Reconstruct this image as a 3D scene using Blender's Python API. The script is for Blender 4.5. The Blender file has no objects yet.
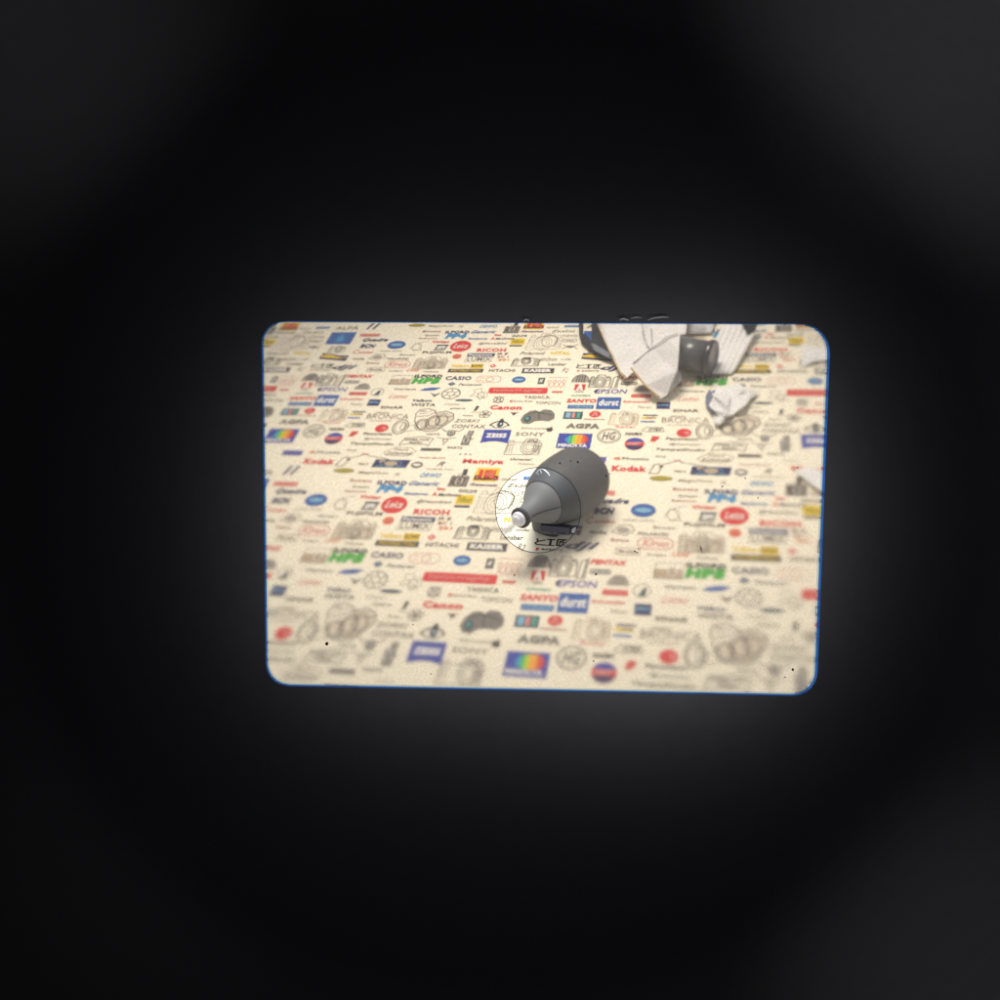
import bpy, bmesh, math, random
import numpy as np
from mathutils import Vector, Matrix

# ------------------------------------------------------------------ camera, world, lights
S = bpy.context.scene
TU, TV = 0.18, 0.1723            # repeat of the printed pattern, metres
FOV = math.radians(53.1303)
CAM = Vector((0.12289561, -0.5021187, 0.32739532))
B = Matrix(((0.97824169, -0.02961055, 0.20534463),
            (0.17941141, 0.61777328, -0.76561591),
            (-0.10418611, 0.78579857, 0.60964405)))
cd = bpy.data.cameras.new('camera'); cam = bpy.data.objects.new('camera', cd)
S.collection.objects.link(cam)
cam.matrix_world = Matrix.Translation(CAM) @ B.to_4x4()
cd.sensor_fit = 'HORIZONTAL'; cd.angle = FOV; cd.clip_start = 0.001; cd.clip_end = 20
S.camera = cam
S.view_settings.view_transform = 'Standard'; S.view_settings.look = 'None'
S.view_settings.exposure = 0; S.view_settings.gamma = 1
S.render.resolution_x = S.render.resolution_y = 1024
try:
    S.cycles.transparent_max_bounces = 16; S.cycles.transmission_bounces = 8; S.cycles.max_bounces = 8
except Exception: pass

W = bpy.data.worlds.new('World'); S.world = W; W.use_nodes = True
W.node_tree.nodes['Background'].inputs[0].default_value = (0.93, 0.95, 1.0, 1)
W.node_tree.nodes['Background'].inputs[1].default_value = 0.50

def lamp(name, kind, loc, target, energy, color=(1, 1, 1), **kw):
    d = bpy.data.lights.new(name, kind); d.energy = energy; d.color = color
    for k, v in kw.items(): setattr(d, k, v)
    o = bpy.data.objects.new(name, d); S.collection.objects.link(o)
    o.location = loc
    o.rotation_euler = (Vector(target) - Vector(loc)).to_track_quat('-Z', 'Y').to_euler()
    return o
# ceiling lamp over the table, behind and to the left of the blower
lamp('ceiling_lamp', 'SPOT', (-0.01, 0.10, 0.62), (0.045, -0.05, 0), 23.5, (1, 0.985, 0.95), spot_size=math.radians(54), spot_blend=1.0, shadow_soft_size=0.13)
# added unseen lamps that brighten the plate round the window and tunnel corners
BK = B @ Vector((0, 0, 1)); RT = B @ Vector((1, 0, 0)); UP = B @ Vector((0, 1, 0))
PD = 0.069                                            # camera to focusing screen
def scr(px, py, d=PD):                                # a point of the focusing screen plane
    k = 2 * math.tan(FOV / 2) / 1000 * d
    return CAM + RT * ((px - 500) * k) - UP * ((py - 500) * k) - BK * d
for px, py, e in ((335, 395, .9), (330, 500, 1.25), (338, 615, 1.0), (440, 622, 1.1), (550, 626, 1.5), (655, 630, 1.8), (748, 625, 1.5), (762, 395, 1.3), (762, 510, 2.3),
                  (440, 392, .9), (550, 392, 1.0), (660, 392, 1.1)):
    q = scr(px, py, .0600)
    lamp('added_halo_lamp', 'SPOT', q, q - BK, e * .0042, (1, .975, .96), spot_size=math.radians(142), spot_blend=1.0, shadow_soft_size=0.0)  # unseen zero-size lamps added to make the halo around the window
lamp('added_plate_fill', 'SPOT', CAM + BK * 0.004, scr(540, 530), .055, (.95, .95, 1), spot_size=math.radians(84), spot_blend=1.0, shadow_soft_size=0.0)  # wide weak lamp added behind the camera to lift the black plate
for x0, y0, x1, y1, e in ((860, 140, 1160, -190, .10), (120, 120, -210, -210, .05), (880, 880, 1220, 1220, .065), (120, 900, -170, 1180, .008), (900, 470, 1260, 470, .006)):
    lamp('added_corner_fill', 'SPOT', scr(x0, y0, .028), scr(x1, y1, .060), e, (1, .96, .95), spot_size=math.radians(70), spot_blend=1.0, shadow_soft_size=0.0)  # lamps added inside the tunnel to lighten its wall in the corners

def at(px, py, z=0.0):                                # a point at height z over the table
    k = 2 * math.tan(FOV / 2) / 1000
    d = RT * ((px - 500) * k) - UP * ((py - 500) * k) - BK
    return CAM + d * ((z - CAM.z) / d.z)

# ------------------------------------------------------------------ helpers
def lin(h):
    c = [int(h[i:i + 2], 16) / 255 for i in (0, 2, 4)]
    return tuple(x / 12.92 if x <= .04045 else ((x + .055) / 1.055) ** 2.4 for x in c) + (1,)
def bsdf(m): return m.node_tree.nodes['Principled BSDF']
def mat(name, col, rough=0.6, spec=0.5, noise=0.0, scale=200, bump=0.0, metal=0, col2=None):
    m = bpy.data.materials.new(name); m.use_nodes = True; p = bsdf(m); nt = m.node_tree
    p.inputs['Base Color'].default_value = col; p.inputs['Roughness'].default_value = rough
    p.inputs['Specular IOR Level'].default_value = spec; p.inputs['Metallic'].default_value = metal
    if noise or bump:
        tc = nt.nodes.new('ShaderNodeTexCoord'); n = nt.nodes.new('ShaderNodeTexNoise')
        n.inputs['Scale'].default_value = scale; n.inputs['Detail'].default_value = 5
        nt.links.new(tc.outputs['Object'], n.inputs['Vector'])
        if noise:
            mx = nt.nodes.new('ShaderNodeMix'); mx.data_type = 'RGBA'
            mx.inputs['A'].default_value = tuple(c * (1 - noise) for c in col[:3]) + (1,)
            mx.inputs['B'].default_value = col2 or tuple(min(1, c * (1 + noise)) for c in col[:3]) + (1,)
            nt.links.new(n.outputs['Fac'], mx.inputs['Factor'])
            nt.links.new(mx.outputs['Result'], p.inputs['Base Color'])
        if bump:
            b = nt.nodes.new('ShaderNodeBump'); b.inputs['Strength'].default_value = bump
            b.inputs['Distance'].default_value = 0.0005
            nt.links.new(n.outputs['Fac'], b.inputs['Height']); nt.links.new(b.outputs['Normal'], p.inputs['Normal'])
    return m
def mesh_obj(name, verts, faces, m, parent=None, smooth=False, midx=None):
    me = bpy.data.meshes.new(name); me.from_pydata([tuple(v) for v in verts], [], faces)
    for x in (m if isinstance(m, list) else [m]): me.materials.append(x)
    if midx is not None: me.polygons.foreach_set('material_index', midx)
    if smooth: me.polygons.foreach_set('use_smooth', [True] * len(me.polygons))
    me.update(); o = bpy.data.objects.new(name, me); S.collection.objects.link(o)
    if parent: o.parent = parent; o.matrix_parent_inverse = parent.matrix_world.inverted()
    return o
def empty(name, loc, label, cat, group=None):
    o = bpy.data.objects.new(name, None); S.collection.objects.link(o); o.empty_display_size = 0.01
    o.matrix_world = Matrix.Translation(loc); tag(o, label, cat, group); return o
def tag(o, label, cat, group=None, kind=None):
    o['label'] = label; o['category'] = cat
    if group: o['group'] = group
    if kind: o['kind'] = kind

# ------------------------------------------------------------------ the printed table mat
INK = {'k': '3a3836', 'g': '77726a', 'l': 'a79e90', 'n': '272c5c', 'b': '2c5aa0', 'c': '3f8ec0', 'r': 'd2302c', 'o': 'd8622e',
       'y': 'e6c21e', 'G': '3fa836', 'p': '5a56a0', 'w': 'f4f0e4', 't': 'b8a488', 'm': 'a0604e', 'd': '2e4a58', 'O': '8d8724',
       'v': '2f3f9c', 'h': '5c4c40', 'e': '55a08a', 's': 'd98a80', 'a': '7fb0c8', 'q': '8a7c6c', '1': '9ccf3a', '2': 'f0a52a', '3': '35b8a8', '4': 'd6cab2'}
KEYS = list(INK)
ink_m = [mat('ink_' + n, lin(INK[k]), 0.55, 0.3) for k, n in zip(KEYS, [
    'black', 'grey', 'light_grey', 'navy', 'blue', 'cyan', 'red', 'orange', 'yellow', 'green', 'violet', 'white', 'tan', 'brown',
    'teal', 'olive', 'royal_blue', 'umber', 'mint', 'pink', 'sky', 'taupe', 'lime', 'amber', 'aqua', 'sand'])]
V = []; F = []; MI = []
def inv_uv(px, py):
    p = at(px, py); return p.x, p.y
class Box:                                            # a printed mark: local frame x,y in [-.5,.5]
    def __init__(s, cx, cy, w, h):
        a = inv_uv(cx - w / 2, cy); b = inv_uv(cx + w / 2, cy)
        s.c = inv_uv(cx, cy); s.w = abs(b[0] - a[0]); s.h = abs(inv_uv(cx, cy - h / 2)[1] - inv_uv(cx, cy + h / 2)[1])
        s.c = (s.c[0] % TU, s.c[1] % TV)
    def P(s, x, y, z): return (s.c[0] + x * s.w, s.c[1] + y * s.h, z)
def poly(b, pts, k, z=1):
    n = len(V); V.extend(b.P(x, y, z * 1e-4) for x, y in pts); F.append(tuple(range(n, n + len(pts)))); MI.append(KEYS.index(k))
def line(b, pts, k, w=0.00045, z=1, closed=False):
    P = [Vector((b.c[0] + x * b.w, b.c[1] + y * b.h)) for x, y in pts]
    if closed: P.append(P[0])
    for p, q in zip(P[:-1], P[1:]):
        d = q - p
        if d.length < 1e-7: continue
        d.normalize(); nn = Vector((-d.y, d.x)) * w / 2; e = d * w * .3
        n = len(V)
        for t in (p - e + nn, p - e - nn, q + e - nn, q + e + nn): V.append((t.x, t.y, z * 1e-4))
        F.append((n, n + 1, n + 2, n + 3)); MI.append(KEYS.index(k))
def ell(cx=0, cy=0, rx=.5, ry=.5, n=28, a0=0, a1=2 * math.pi):
    return [(cx + rx * math.cos(a0 + (a1 - a0) * i / n), cy + ry * math.sin(a0 + (a1 - a0) * i / n)) for i in range(n + (a1 - a0 < 6.28))]
def rect(x0=-.5, y0=-.5, x1=.5, y1=.5): return [(x0, y0), (x1, y0), (x1, y1), (x0, y1)]
def rrect(b, r=.5):                                   # corner radius as a fraction of the height
    rx = r * b.h / b.w; ry = r; o = []
    for sx, sy, a in ((1, 1, 0), (-1, 1, 90), (-1, -1, 180), (1, -1, 270)):
        for i in range(6):
            t = math.radians(a + 90 * i / 5)
            o.append((sx * (.5 - rx) + rx * math.cos(t), sy * (.5 - ry) + ry * math.sin(t)))
    return o
_cache = {}
def text_mesh(s, bold=0.0, shear=0.0):
    key = (s, bold, shear)
    if key in _cache: return _cache[key]
    c = bpy.data.curves.new('t', 'FONT'); c.body = s; c.offset = bold; c.shear = shear; c.resolution_u = 2
    c.fill_mode = 'BOTH'; c.space_character = 1.0 + bold * 2
    o = bpy.data.objects.new('t', c); S.collection.objects.link(o)
    bpy.context.view_layer.update()
    me = o.to_mesh()
    v = np.array([x.co[:2] for x in me.vertices]); f = [tuple(p.vertices) for p in me.polygons]
    o.to_mesh_clear(); bpy.data.objects.remove(o); bpy.data.curves.remove(c)
    if len(v): lo, hi = v.min(0), v.max(0); v = (v - lo) / np.maximum(hi - lo, 1e-6) - .5
    _cache[key] = (v, f); return _cache[key]
def text(b, s, k, bold=0.02, shear=0.0, z=2, box=(-.5, -.5, .5, .5)):
    v, f = text_mesh(s, bold, shear); n = len(V); cx, cy = (box[0] + box[2]) / 2, (box[1] + box[3]) / 2
    sx, sy = box[2] - box[0], box[3] - box[1]
    V.extend(b.P(cx + x * sx, cy + y * sy, z * 1e-4) for x, y in v)
    F.extend(tuple(i + n for i in q) for q in f); MI.extend([KEYS.index(k)] * len(f))

def T(s, cx, cy, w, h, k='k', bold=0.02, shear=0.0): text(Box(cx, cy, w, h), s, k, bold, shear)
def BOXT(s, cx, cy, w, h, k, tk='w', bold=0.03, shear=0, box=(-.42, -.3, .42, .3), r=0):
    b = Box(cx, cy, w, h); poly(b, rrect(b, r) if r else rect(), k); text(b, s, tk, bold, shear, box=box)
def OUT(s, cx, cy, w, h, k, r=.4, lw=.0004, tk=None):
    b = Box(cx, cy, w, h); line(b, rrect(b, r), k, lw, closed=True); text(b, s, tk or k, 0.02, 0, box=(-.38, -.28, .38, .28))
def ELT(s, cx, cy, w, h, k, tk='w', shear=.3, inner=None):
    b = Box(cx, cy, w, h); poly(b, ell(), k)
    if inner: poly(b, ell(0, 0, .33, .17), inner, 2)
    if s: text(b, s, tk, 0.01, shear, z=3, box=(-.33, -.2, .33, .22))

def camera_sketch(cx, cy, w, h, k='g', lens=(0.0, -.05), seed=0, lw=.0004, hump=0.0, fill=None, sk=.0):
    rnd = random.Random(seed); b = Box(cx, cy, w, h); j = lambda: rnd.uniform(-.03, .03)
    if fill: poly(b, [(-.48, -.45), (.48, -.45), (.46, .25), (-.46, .25)], fill, .5)
    line(b, [(-.5 + j(), -.46), (.48, -.44 + j()), (.5, .2 + j()), (.3, .26), (.2 + hump, .48), (-.12 + hump, .5), (-.2 + hump, .27), (-.47, .24 + j())], k, lw, closed=True)
    line(b, [(-.48, .1), (-.25, .12)], k, lw); line(b, [(.28, .12), (.48, .1)], k, lw)
    lx, ly = lens; r = h / w * .42 * 1.25
    r = min(r, .3)
    for q in (1, .72, .42): line(b, ell(lx, ly, r * q, .4 * q, 18), k, lw * (1.0 if q > .5 else .8), closed=True)
    line(b, [(-.44, .25), (-.44, .36), (-.33, .38), (-.33, .26)], k, lw)
    line(b, [(.34, .3), (.34, .38), (.44, .36), (.44, .24)], k, lw)
    for i in range(3):
        x = -.45 + .07 * i; line(b, [(x, -.35), (x + sk, .05)], k, lw * .7)
    if w > 26:
        for i in range(4): line(b, [(.3 + .05 * i, -.36), (.3 + .05 * i, .08)], k, lw * .7)
        line(b, [(-.08 + hump, .3), (.12 + hump, .3), (.08 + hump, .42), (-.04 + hump, .42)], k, lw, closed=True)

# --- names and marks of the printed pattern, one repeat
T('Bowens', 432, 331.5, 18, 1.8, 'm'); T('Gossen', 432, 335.5, 14, 1.5, 'g'); T('Sekonic', 428, 338.5, 18, 1.3, 'm')
T('ILFORD', 457.5, 332.3, 24, 2.8, 'n', .05); T('FP4', 456, 336.3, 21, 5, 'c', .07, .2)
T('Generic', 484, 332, 25, 3, 'b', .02, .5); T('ORWO', 488.5, 326.6, 17, 3, 'c', .02, .4)
camera_sketch(512, 329.3, 15, 8.5, 'g', fill='l', seed=3)
T('Gitzo', 498, 335.2, 7, 1.8, 'r', .05); T('GOLDE', 519.5, 336, 15, 1.9, 'k', .03)
T('Metabones', 478, 338.8, 19, 1.8, 'b', .03); T('A', 493, 338.6, 4, 2.4, 'r', .05); T('Manfrotto', 505, 338.8, 19, 2, 'k', .02, .3)
b = Box(419, 346, 15, 9)
line(b, [(-.5, -.3), (-.3, .2), (.1, .4), (.5, .5)], 'l'); line(b, ell(-.1, -.1, .3, .35, 16), 'l', closed=True); line(b, [(-.1, .3), (.3, -.5), (-.3, -.5)], 'l')
T('Vivitar', 441, 342, 18, 2.4, 'r', .04)
b = Box(441, 347.8, 13, 5); poly(b, [(-.5, -.5), (.36, -.5), (.5, .5), (-.36, .5)], 'g'); text(b, 'EPI', 'w', .05, .3, box=(-.3, -.3, .35, .3)); line(b, [(-.36, .5), (.5, .5)], 'n', .0009, 3)
T('FUJIFILM', 437, 352.8, 29, 2.8, 'k', .03)
ELT('Leica', 460.7, 346.3, 21, 11, 'r', 'w', .4); ELT('LB', 457, 356.5, 9, 5, 'o', 's', .2)
T('@Hasselblad', 493, 343.7, 28, 2.6, 'h', .0, .3)
b = Box(517.5, 342.5, 14, 8); poly(b, rect(-.5, -.25, .5, .5), 'y'); text(b, 'Nikon', 'O', .03, .3, box=(-.4, -.1, .4, .35)); poly(b, rect(-.5, -.5, .4, -.33), 'k')
T('RICOH', 491.5, 350.2, 29, 3.6, 'r', .04)
b = Box(479.8, 357.6, 28, 8.5); poly(b, rect(-.48, .12, .5, .5), 'n'); text(b, 'Panasonic', 'w', .03, 0, box=(-.42, .18, .42, .42))
line(b, [(-.5, -.5), (.44, -.5), (.48, .1), (-.46, .1)], 'l', closed=True); text(b, 'LUMIX', 'g', .01, 0, box=(-.42, -.42, .42, .03))
T('IR E', 502.5, 354, 11, 2, 'h', .03, .2); T('BC 1', 503, 357, 11, 2, 'm', .03); T('201', 503.5, 360, 11, 2, 'o', .03)
camera_sketch(430.6, 363, 33, 13, 'q', (.02, -.08), 5, .0004, fill='4')
camera_sketch(431, 364.5, 24, 8, 'q', (.02, -.08), 8, .0004)
b = Box(397.5, 364.5, 25, 6.5); line(b, rrect(b, .45), 's', .0006, closed=True); text(b, 'Kiron', 's', .02, .3, box=(-.38, -.3, .38, .35))
T('POLAROID', 398, 359, 22, 1.8, 'k', .02, .2); T('Sinar', 408, 355, 17, 1.5, 'g')
T('Velbon', 460, 366, 18, 3, 'y', .04); BOXT('ROWI', 477, 366.2, 13, 4.6, 'y', 'k')
BOXT('PHOTOFLEX TOOLS', 465.6, 370.8, 35, 3.6, 'k', 'y', .02)
b = Box(493, 366, 7, 4); poly(b, [(0, -.5), (.5, 0), (0, .5), (-.5, 0)], 'r'); poly(b, ell(0, 0, .16, .16, 10), 'w', 2)
T('HITACHI', 502, 370.7, 26, 2.8, 'k', .02)
camera_sketch(526, 362, 27, 9, 'k', (-.0, .1), 7, .00055)
T('Yashica', 430.6, 371.8, 16, 1.6, 'g'); T('Leitz', 413.5, 370, 13, 3, 'o', .0, .4); T('Soligor', 396, 371.2, 14, 1.6, 'g')
T('ILFORD', 428.7, 376.3, 28, 3, 'k', .06); T('HP5', 426, 381, 29, 6, 'G', .09, .15)
T('CASIO', 458.6, 378.3, 26, 3.8, 'n', .03)
b = Box(488.7, 379.3, 24, 6.5); line(b, rrect(b, .4), 's', .0004, closed=True); line(b, ell(.05, 0, .15, .35, 14), 's', closed=True); line(b, [(-.4, .2), (-.2, .2)], 's'); line(b, [(-.4, -.2), (-.2, -.2)], 's')
ELT('', 518.8, 379.8, 14, 6.5, 'b', inner='a'); ELT('', 396.5, 345, 18, 8, 'b', inner='a')
b = Box(401, 380, 21, 9); poly(b, rect(-.5, -.5, .45, .1), 't'); line(b, [(-.5, -.5), (.46, -.5), (.5, .5), (-.44, .5)], 'l', closed=True); line(b, ell(.1, -.1, .14, .3, 14), 'w', .0007, 2, True)
b = Box(451.8, 384, 8, 4); poly(b, [(0, -.5), (.5, 0), (0, .5), (-.5, 0)], 'n'); poly(b, ell(0, 0, .14, .18, 8), 'a', 2)
T('Pentacon', 470, 384.7, 23, 2.2, 'd', .01, .3)
b = Box(430.6, 389.2, 21, 3.4); poly(b, [(-.5, -.4), (-.2, -.5), (.2, -.35), (.5, .4), (.1, .5), (-.3, .2)], 'b')
T('Olympus', 405, 389.5, 22, 2.2, 'd', .02)
b = Box(451, 393.7, 18, 10.5)
line(b, ell(n=24), 'g', .0007, closed=True); line(b, ell(0, 0, .2, .2, 12), 'g', closed=True)
for i in range(6):
    a = i * math.pi / 3 + .3; line(b, [(.2 * math.cos(a), .2 * math.sin(a)), (.48 * math.cos(a + .3), .48 * math.sin(a + .3))], 'g', .0006)
b = Box(435, 395, 11, 4.5); poly(b, [(-.5, .5), (0, -.5), (.5, .5), (0, .1)], 'g'); line(b, [(-.3, .5), (0, .1), (.3, .5)], 'w', .0004, 2)
b = Box(479.6, 394, 17, 11)
line(b, [(-.5, -.2), (-.3, .1), (-.4, .4), (0, .5), (.1, .1), (.4, .2), (.5, -.2), (.1, -.5), (-.1, -.2)], 'l', closed=True); line(b, ell(.1, -.1, .2, .25, 12), 'l', closed=True); line(b, [(-.2, .1), (.4, -.4)], 'l')
T('Lomo', 398.5, 396.3, 19, 4.6, 's', .0, .6)
T('Velbon', 422, 400.7, 20, 2.5, 'n', .04); T('WISTA', 423.3, 405, 25, 3, 'k', .02)
b = Box(464, 400.4, 18, 2.4); poly(b, ell(), 'd'); T('Cosina', 452, 404.2, 15, 2.4, 'g', -.01, .5); T('pixpro', 458, 408.8, 15, 2, 'k', .02)
b = Box(476, 409, 7, 6.5); poly(b, ell(.1, .25, .25, .25, 12), 'k'); poly(b, [(-.3, -.3), (.1, -.3), (.3, .1), (-.1, .2)], 'k'); line(b, [(-.5, -.5), (.5, -.5)], 'g')
BOXT('lomography', 518, 390.7, 59, 6, 'r', 's', .03, r=.2)
b = Box(498.5, 399.8, 10, 6.5); line(b, ell(n=8), 'g', .0006, closed=True); line(b, [(-.5, .5), (.5, -.4)], 'g'); line(b, [(.5, .5), (-.5, -.4)], 'g'); line(b, [(-.2, -.3), (.2, -.3), (.2, .3), (-.2, .3)], 'g', closed=True)
T('canopus', 557, 392.4, 11, 2.6, 'r', .05, .3); T('YASHICA', 537, 397.4, 27, 3, 'k', .01, -.3)
T('@', 511.5, 401.3, 4, 2.2, 'r', .05); T('Gnome Photo', 523, 401.4, 19, 1.6, 'h', .01)
T('TOPCON', 548, 403.2, 25, 3, 'g', .01); T('Canon', 506, 407.7, 32, 4.4, 'r', .05)
T('Kowa', 468, 415.7, 10, 1.6, 'g')
b = Box(485, 414.3, 13, 8)
for i in range(5):
    a = i * 2 * math.pi / 5 + .3; line(b, ell(.25 * math.cos(a), .25 * math.sin(a), .24, .22, 10), 'g', closed=True)
b = Box(514, 413.8, 9, 4); poly(b, [(-.5, .5), (0, -.5), (.5, .5), (.15, .2), (-.15, .2)], 'k'); poly(b, ell(-.0, .3, .1, .14, 8), 'r', 2)
# the big system camera with its lens off
b = Box(424, 421.5, 57, 26)
poly(b, [(.08, -.34), (.28, -.32), (.4, -.1), (.48, .1), (.46, .28), (.3, .38), (.14, .3), (.02, .1), (-.1, -.1)], '4', .4)
for q, wd in ((1, .0008), (.72, .0005)): line(b, ell(-.37, -.22, .13 * q, .27 * q, 24), 'g', wd, closed=True)
line(b, ell(-.33, -.2, .04, .14, 12), 'g', .0005, closed=True)
line(b, [(-.16, -.02), (-.2, .3), (-.16, .46), (.0, .5), (.12, .42), (.14, .34), (.32, .42), (.47, .3), (.5, .1), (.4, -.12), (.28, -.34), (.1, -.38), (-.02, -.3)], 'g', .0007, closed=True)
for cx, cy, r in ((-.02, -.12, .11), (-.02, -.12, .08), (.16, -.02, .12), (.17, 0, .09), (.3, .06, .1)):
    line(b, ell(cx, cy, r, r * 2, 18), 'g', .0006, closed=True)
line(b, [(-.24, -.2), (-.14, -.12)], 'g'); line(b, [(-.24, -.4), (-.1, -.34)], 'g'); line(b, [(-.16, .18), (.02, .22), (.12, .34)], 'g', .0006)
line(b, [(-.14, .3), (-.02, .32), (.06, .42)], 'g'); line(b, [(.14, .34), (.22, .2), (.4, .18), (.48, .24)], 'g', .0006)
line(b, [(.06, -.3), (.3, -.24), (.42, .04)], 'g', .0006); line(b, [(.2, .3), (.36, .34)], 'g'); line(b, [(-.14, .4), (-.04, .4)], 'k', .0008)
T('ZORKI', 467, 421, 25, 3.2, 'g', .01, .2); T('CONTAX', 468.5, 426.5, 34, 3.6, 'g', .02)
b = Box(500, 423.5, 19, 9.5)
line(b, ell(0, -.35, .5, .55, 14, .2, math.pi - .2), 'k', .001); line(b, [(-.5, -.1), (-.2, -.45), (.2, -.45), (.5, -.15)], 'g', .0008)
poly(b, ell(.03, -.1, .17, .3, 16), 'd'); poly(b, ell(.06, -.05, .05, .08, 8), 'w', 2); poly(b, [(-.1, .2), (.2, .2), (.1, .5), (-.02, .5)], 'k')
b = Box(496, 436.5, 27.5, 13.5); n = 12
poly(b, [(-.5 + i / n, -.5 + .14 * math.sin(math.pi * i / n)) for i in range(n + 1)] + [(.5, .5), (-.5, .5)], 'v'); text(b, 'ZEISS', 'w', .05, 0, box=(-.38, -.1, .38, .22))
b = Box(451.6, 432.5, 22, 8)
poly(b, ell(0, -.1, .2, .4, 14), 'g'); line(b, [(-.5, .5), (-.3, .1), (-.15, .2)], 'g', .0006); line(b, [(.5, .5), (.3, .1), (.15, .2)], 'g', .0006); line(b, ell(0, -.05, .1, .2, 10), 'w', .0005, 2, True)
T('HOYA', 433.4, 434.4, 14, 2.2, 'g', .03)
b = Box(416.6, 441, 32, 9)
line(b, [(-.5, -.5), (-.4, .3), (-.1, .4), (.1, .5), (.5, .3), (.42, -.5), (.3, -.35), (-.3, -.35)], 'g', .0006, closed=True); text(b, 'HAMILTON', 'g', .03, box=(-.38, .0, .38, .28)); text(b, 'ENSIGN', 'g', .03, box=(-.2, -.3, .2, -.08))
b = Box(444.8, 441.6, 19, 8); line(b, [(-.5, .5), (-.1, .3), (0, -.5), (.1, .3), (.5, .5), (.2, .4), (-.2, .4)], 'l', closed=True); line(b, ell(0, .1, .15, .2, 10), 'l', closed=True)
b = Box(467.7, 438, 12, 14.5)
poly(b, rect(-.4, -.5, .3, .2), 'g'); poly(b, rect(-.15, .22, .35, .5), 'g'); line(b, ell(-.06, -.18, .2, .18, 14), 'w', .0006, 2, True); line(b, [(-.25, .1), (.15, .1)], 'w', .0006, 2); line(b, [(.3, -.1), (.5, -.05)], 'g', .0009); poly(b, rect(-.05, .28, .25, .42), 'l', 2)
b = Box(538, 416.8, 34, 15)
poly(b, [(-.5, -.2), (-.44, .1), (-.3, .36), (-.12, .44), (.0, .34), (.12, .5), (.34, .46), (.48, .2), (.5, -.1), (.36, -.3), (.14, -.26), (-.06, -.3), (-.2, -.5), (-.4, -.46)], 'g')
poly(b, ell(-.29, -.16, .1, .2, 14), 'd', 2); poly(b, ell(-.3, -.14, .05, .1, 10), 'e', 3); line(b, [(.0, .3), (.06, -.2)], 'k', .0006, 2); line(b, [(-.4, .1), (-.1, .3), (.2, .2), (.4, .1)], 'k', .0006, 2)
T('Silhouette', 534, 428.4, 26, 2, 'l'); b = Box(550, 429, 7, 5.5); poly(b, [(-.5, -.1), (-.3, -.5), (.3, -.5), (.5, -.2), (.3, .1), (.5, .3), (.0, .2), (-.4, .2)], 'k'); line(b, [(0, .2), (.2, .5)], 'k')
T('SONY', 530, 434.3, 29, 3.6, 'g', .01)
camera_sketch(523.5, 447, 35, 17, 'g', (.18, -.02), 11, .0005, hump=.16)
T('Universal', 521, 459.5, 22, 2.2, 'k', .02, .4); T('Fotocon', 526, 464, 16, 1.8, 'g', 0, .2)
T('Mamiya', 483, 462.2, 41, 5.6, 'r', .04)
b = Box(486.6, 474.7, 25, 13.5)
poly(b, [(-.5, -.5), (.44, -.5), (.5, .5), (-.44, .5)], 'y'); poly(b, rect(-.32, -.32, .36, .34), 'r', 2); poly(b, [(-.1, .0), (.2, .3), (.34, .3), (.3, -.3), (.2, -.3)], 'o', 3); line(b, [(-.12, .32), (-.12, -.3)], 'y', .0008, 4); text(b, 'Kodak', 's', .02, box=(-.02, -.1, .3, .08), z=5)
T('Horseman', 483, 485.2, 26, 2.2, 'p', .02)
b = Box(460, 478, 18, 18)
poly(b, [(-.5, -.4), (.45, -.45), (.5, .05), (-.4, .05)], 'q'); line(b, [(-.5, -.4), (.45, -.45), (.5, .05), (-.4, .05)], 'g', .0008, 2, True); poly(b, rect(.05, .15, .3, .5), 'k'); line(b, [(.1, .05), (.1, .2)], 'k', .001, 2); line(b, ell(.02, -.2, .17, .2, 16), 'w', .001, 3, True)
BOXT('CHINON', 431, 449.6, 21, 3, 'g', 'k', .02); T('PARTS', 455, 448, 15, 2.2, 'k', .02); T('a d a', 465.6, 454, 13, 2.2, 'l'); T('Photo-Quelle', 432, 458, 27, 1.8, 'm')
b = Box(400, 451.7, 32, 9); line(b, [(-.5, -.1), (-.2, .5), (.3, .45), (.5, .1), (.4, -.3), (.2, -.5), (-.4, -.4)], 'q', closed=True); text(b, 'Flexo', 'q', .01, box=(-.2, .1, .25, .36)); text(b, 'Schmid', 'g', .02, .3, box=(-.4, -.36, .4, -.02))
b = Box(391, 463.7, 37, 8); poly(b, [(-.5, -.5), (.44, -.5), (.5, .5), (-.46, .5)], 'n'); poly(b, ell(0, 0, .18, .3, 16), 't', 2); poly(b, rect(-.34, .12, -.18, .4), 't', 2); line(b, [(-.4, -.35), (.4, -.35)], 'a', .0005, 2); line(b, ell(0, 0, .28, .42, 18), 'a', .0005, 2, True)
ELT('', 417, 465, 12, 6.5, 'g', inner='w'); T('R', 441, 464, 8, 4.5, 'g', .02, .5); T('Fotografie Raum', 440, 469.5, 27, 1.8, 'q')
T('MagicFoto', 373, 473.2, 31, 3.2, 'q', .01, .3); T('R', 397, 474.5, 6, 3, 'l', 0, .3)
T('Kodak', 319.5, 461.7, 31, 5.4, 'r', .05)
b = Box(344, 461.5, 13, 9); line(b, [(-.5, -.5), (.1, -.5), (.3, .1), (.1, .5), (-.2, .4)], 'g', .0007, closed=True); poly(b, [(.1, .1), (.5, .2), (.3, .4)], 'k')
b = Box(370, 456.5, 40, 6); line(b, [(-.5, -.3), (-.3, .0), (-.12, .4), (-.05, .1), (.2, -.1), (.5, -.4)], 'k', .0005)
T('TempelStudio', 372, 444.3, 44, 3.2, 'k', .02, .2); T('@', 313, 452.3, 7, 2.6, 'o', .04); T('Phottix', 329, 452.5, 24, 2.6, 'd', .01)
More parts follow.
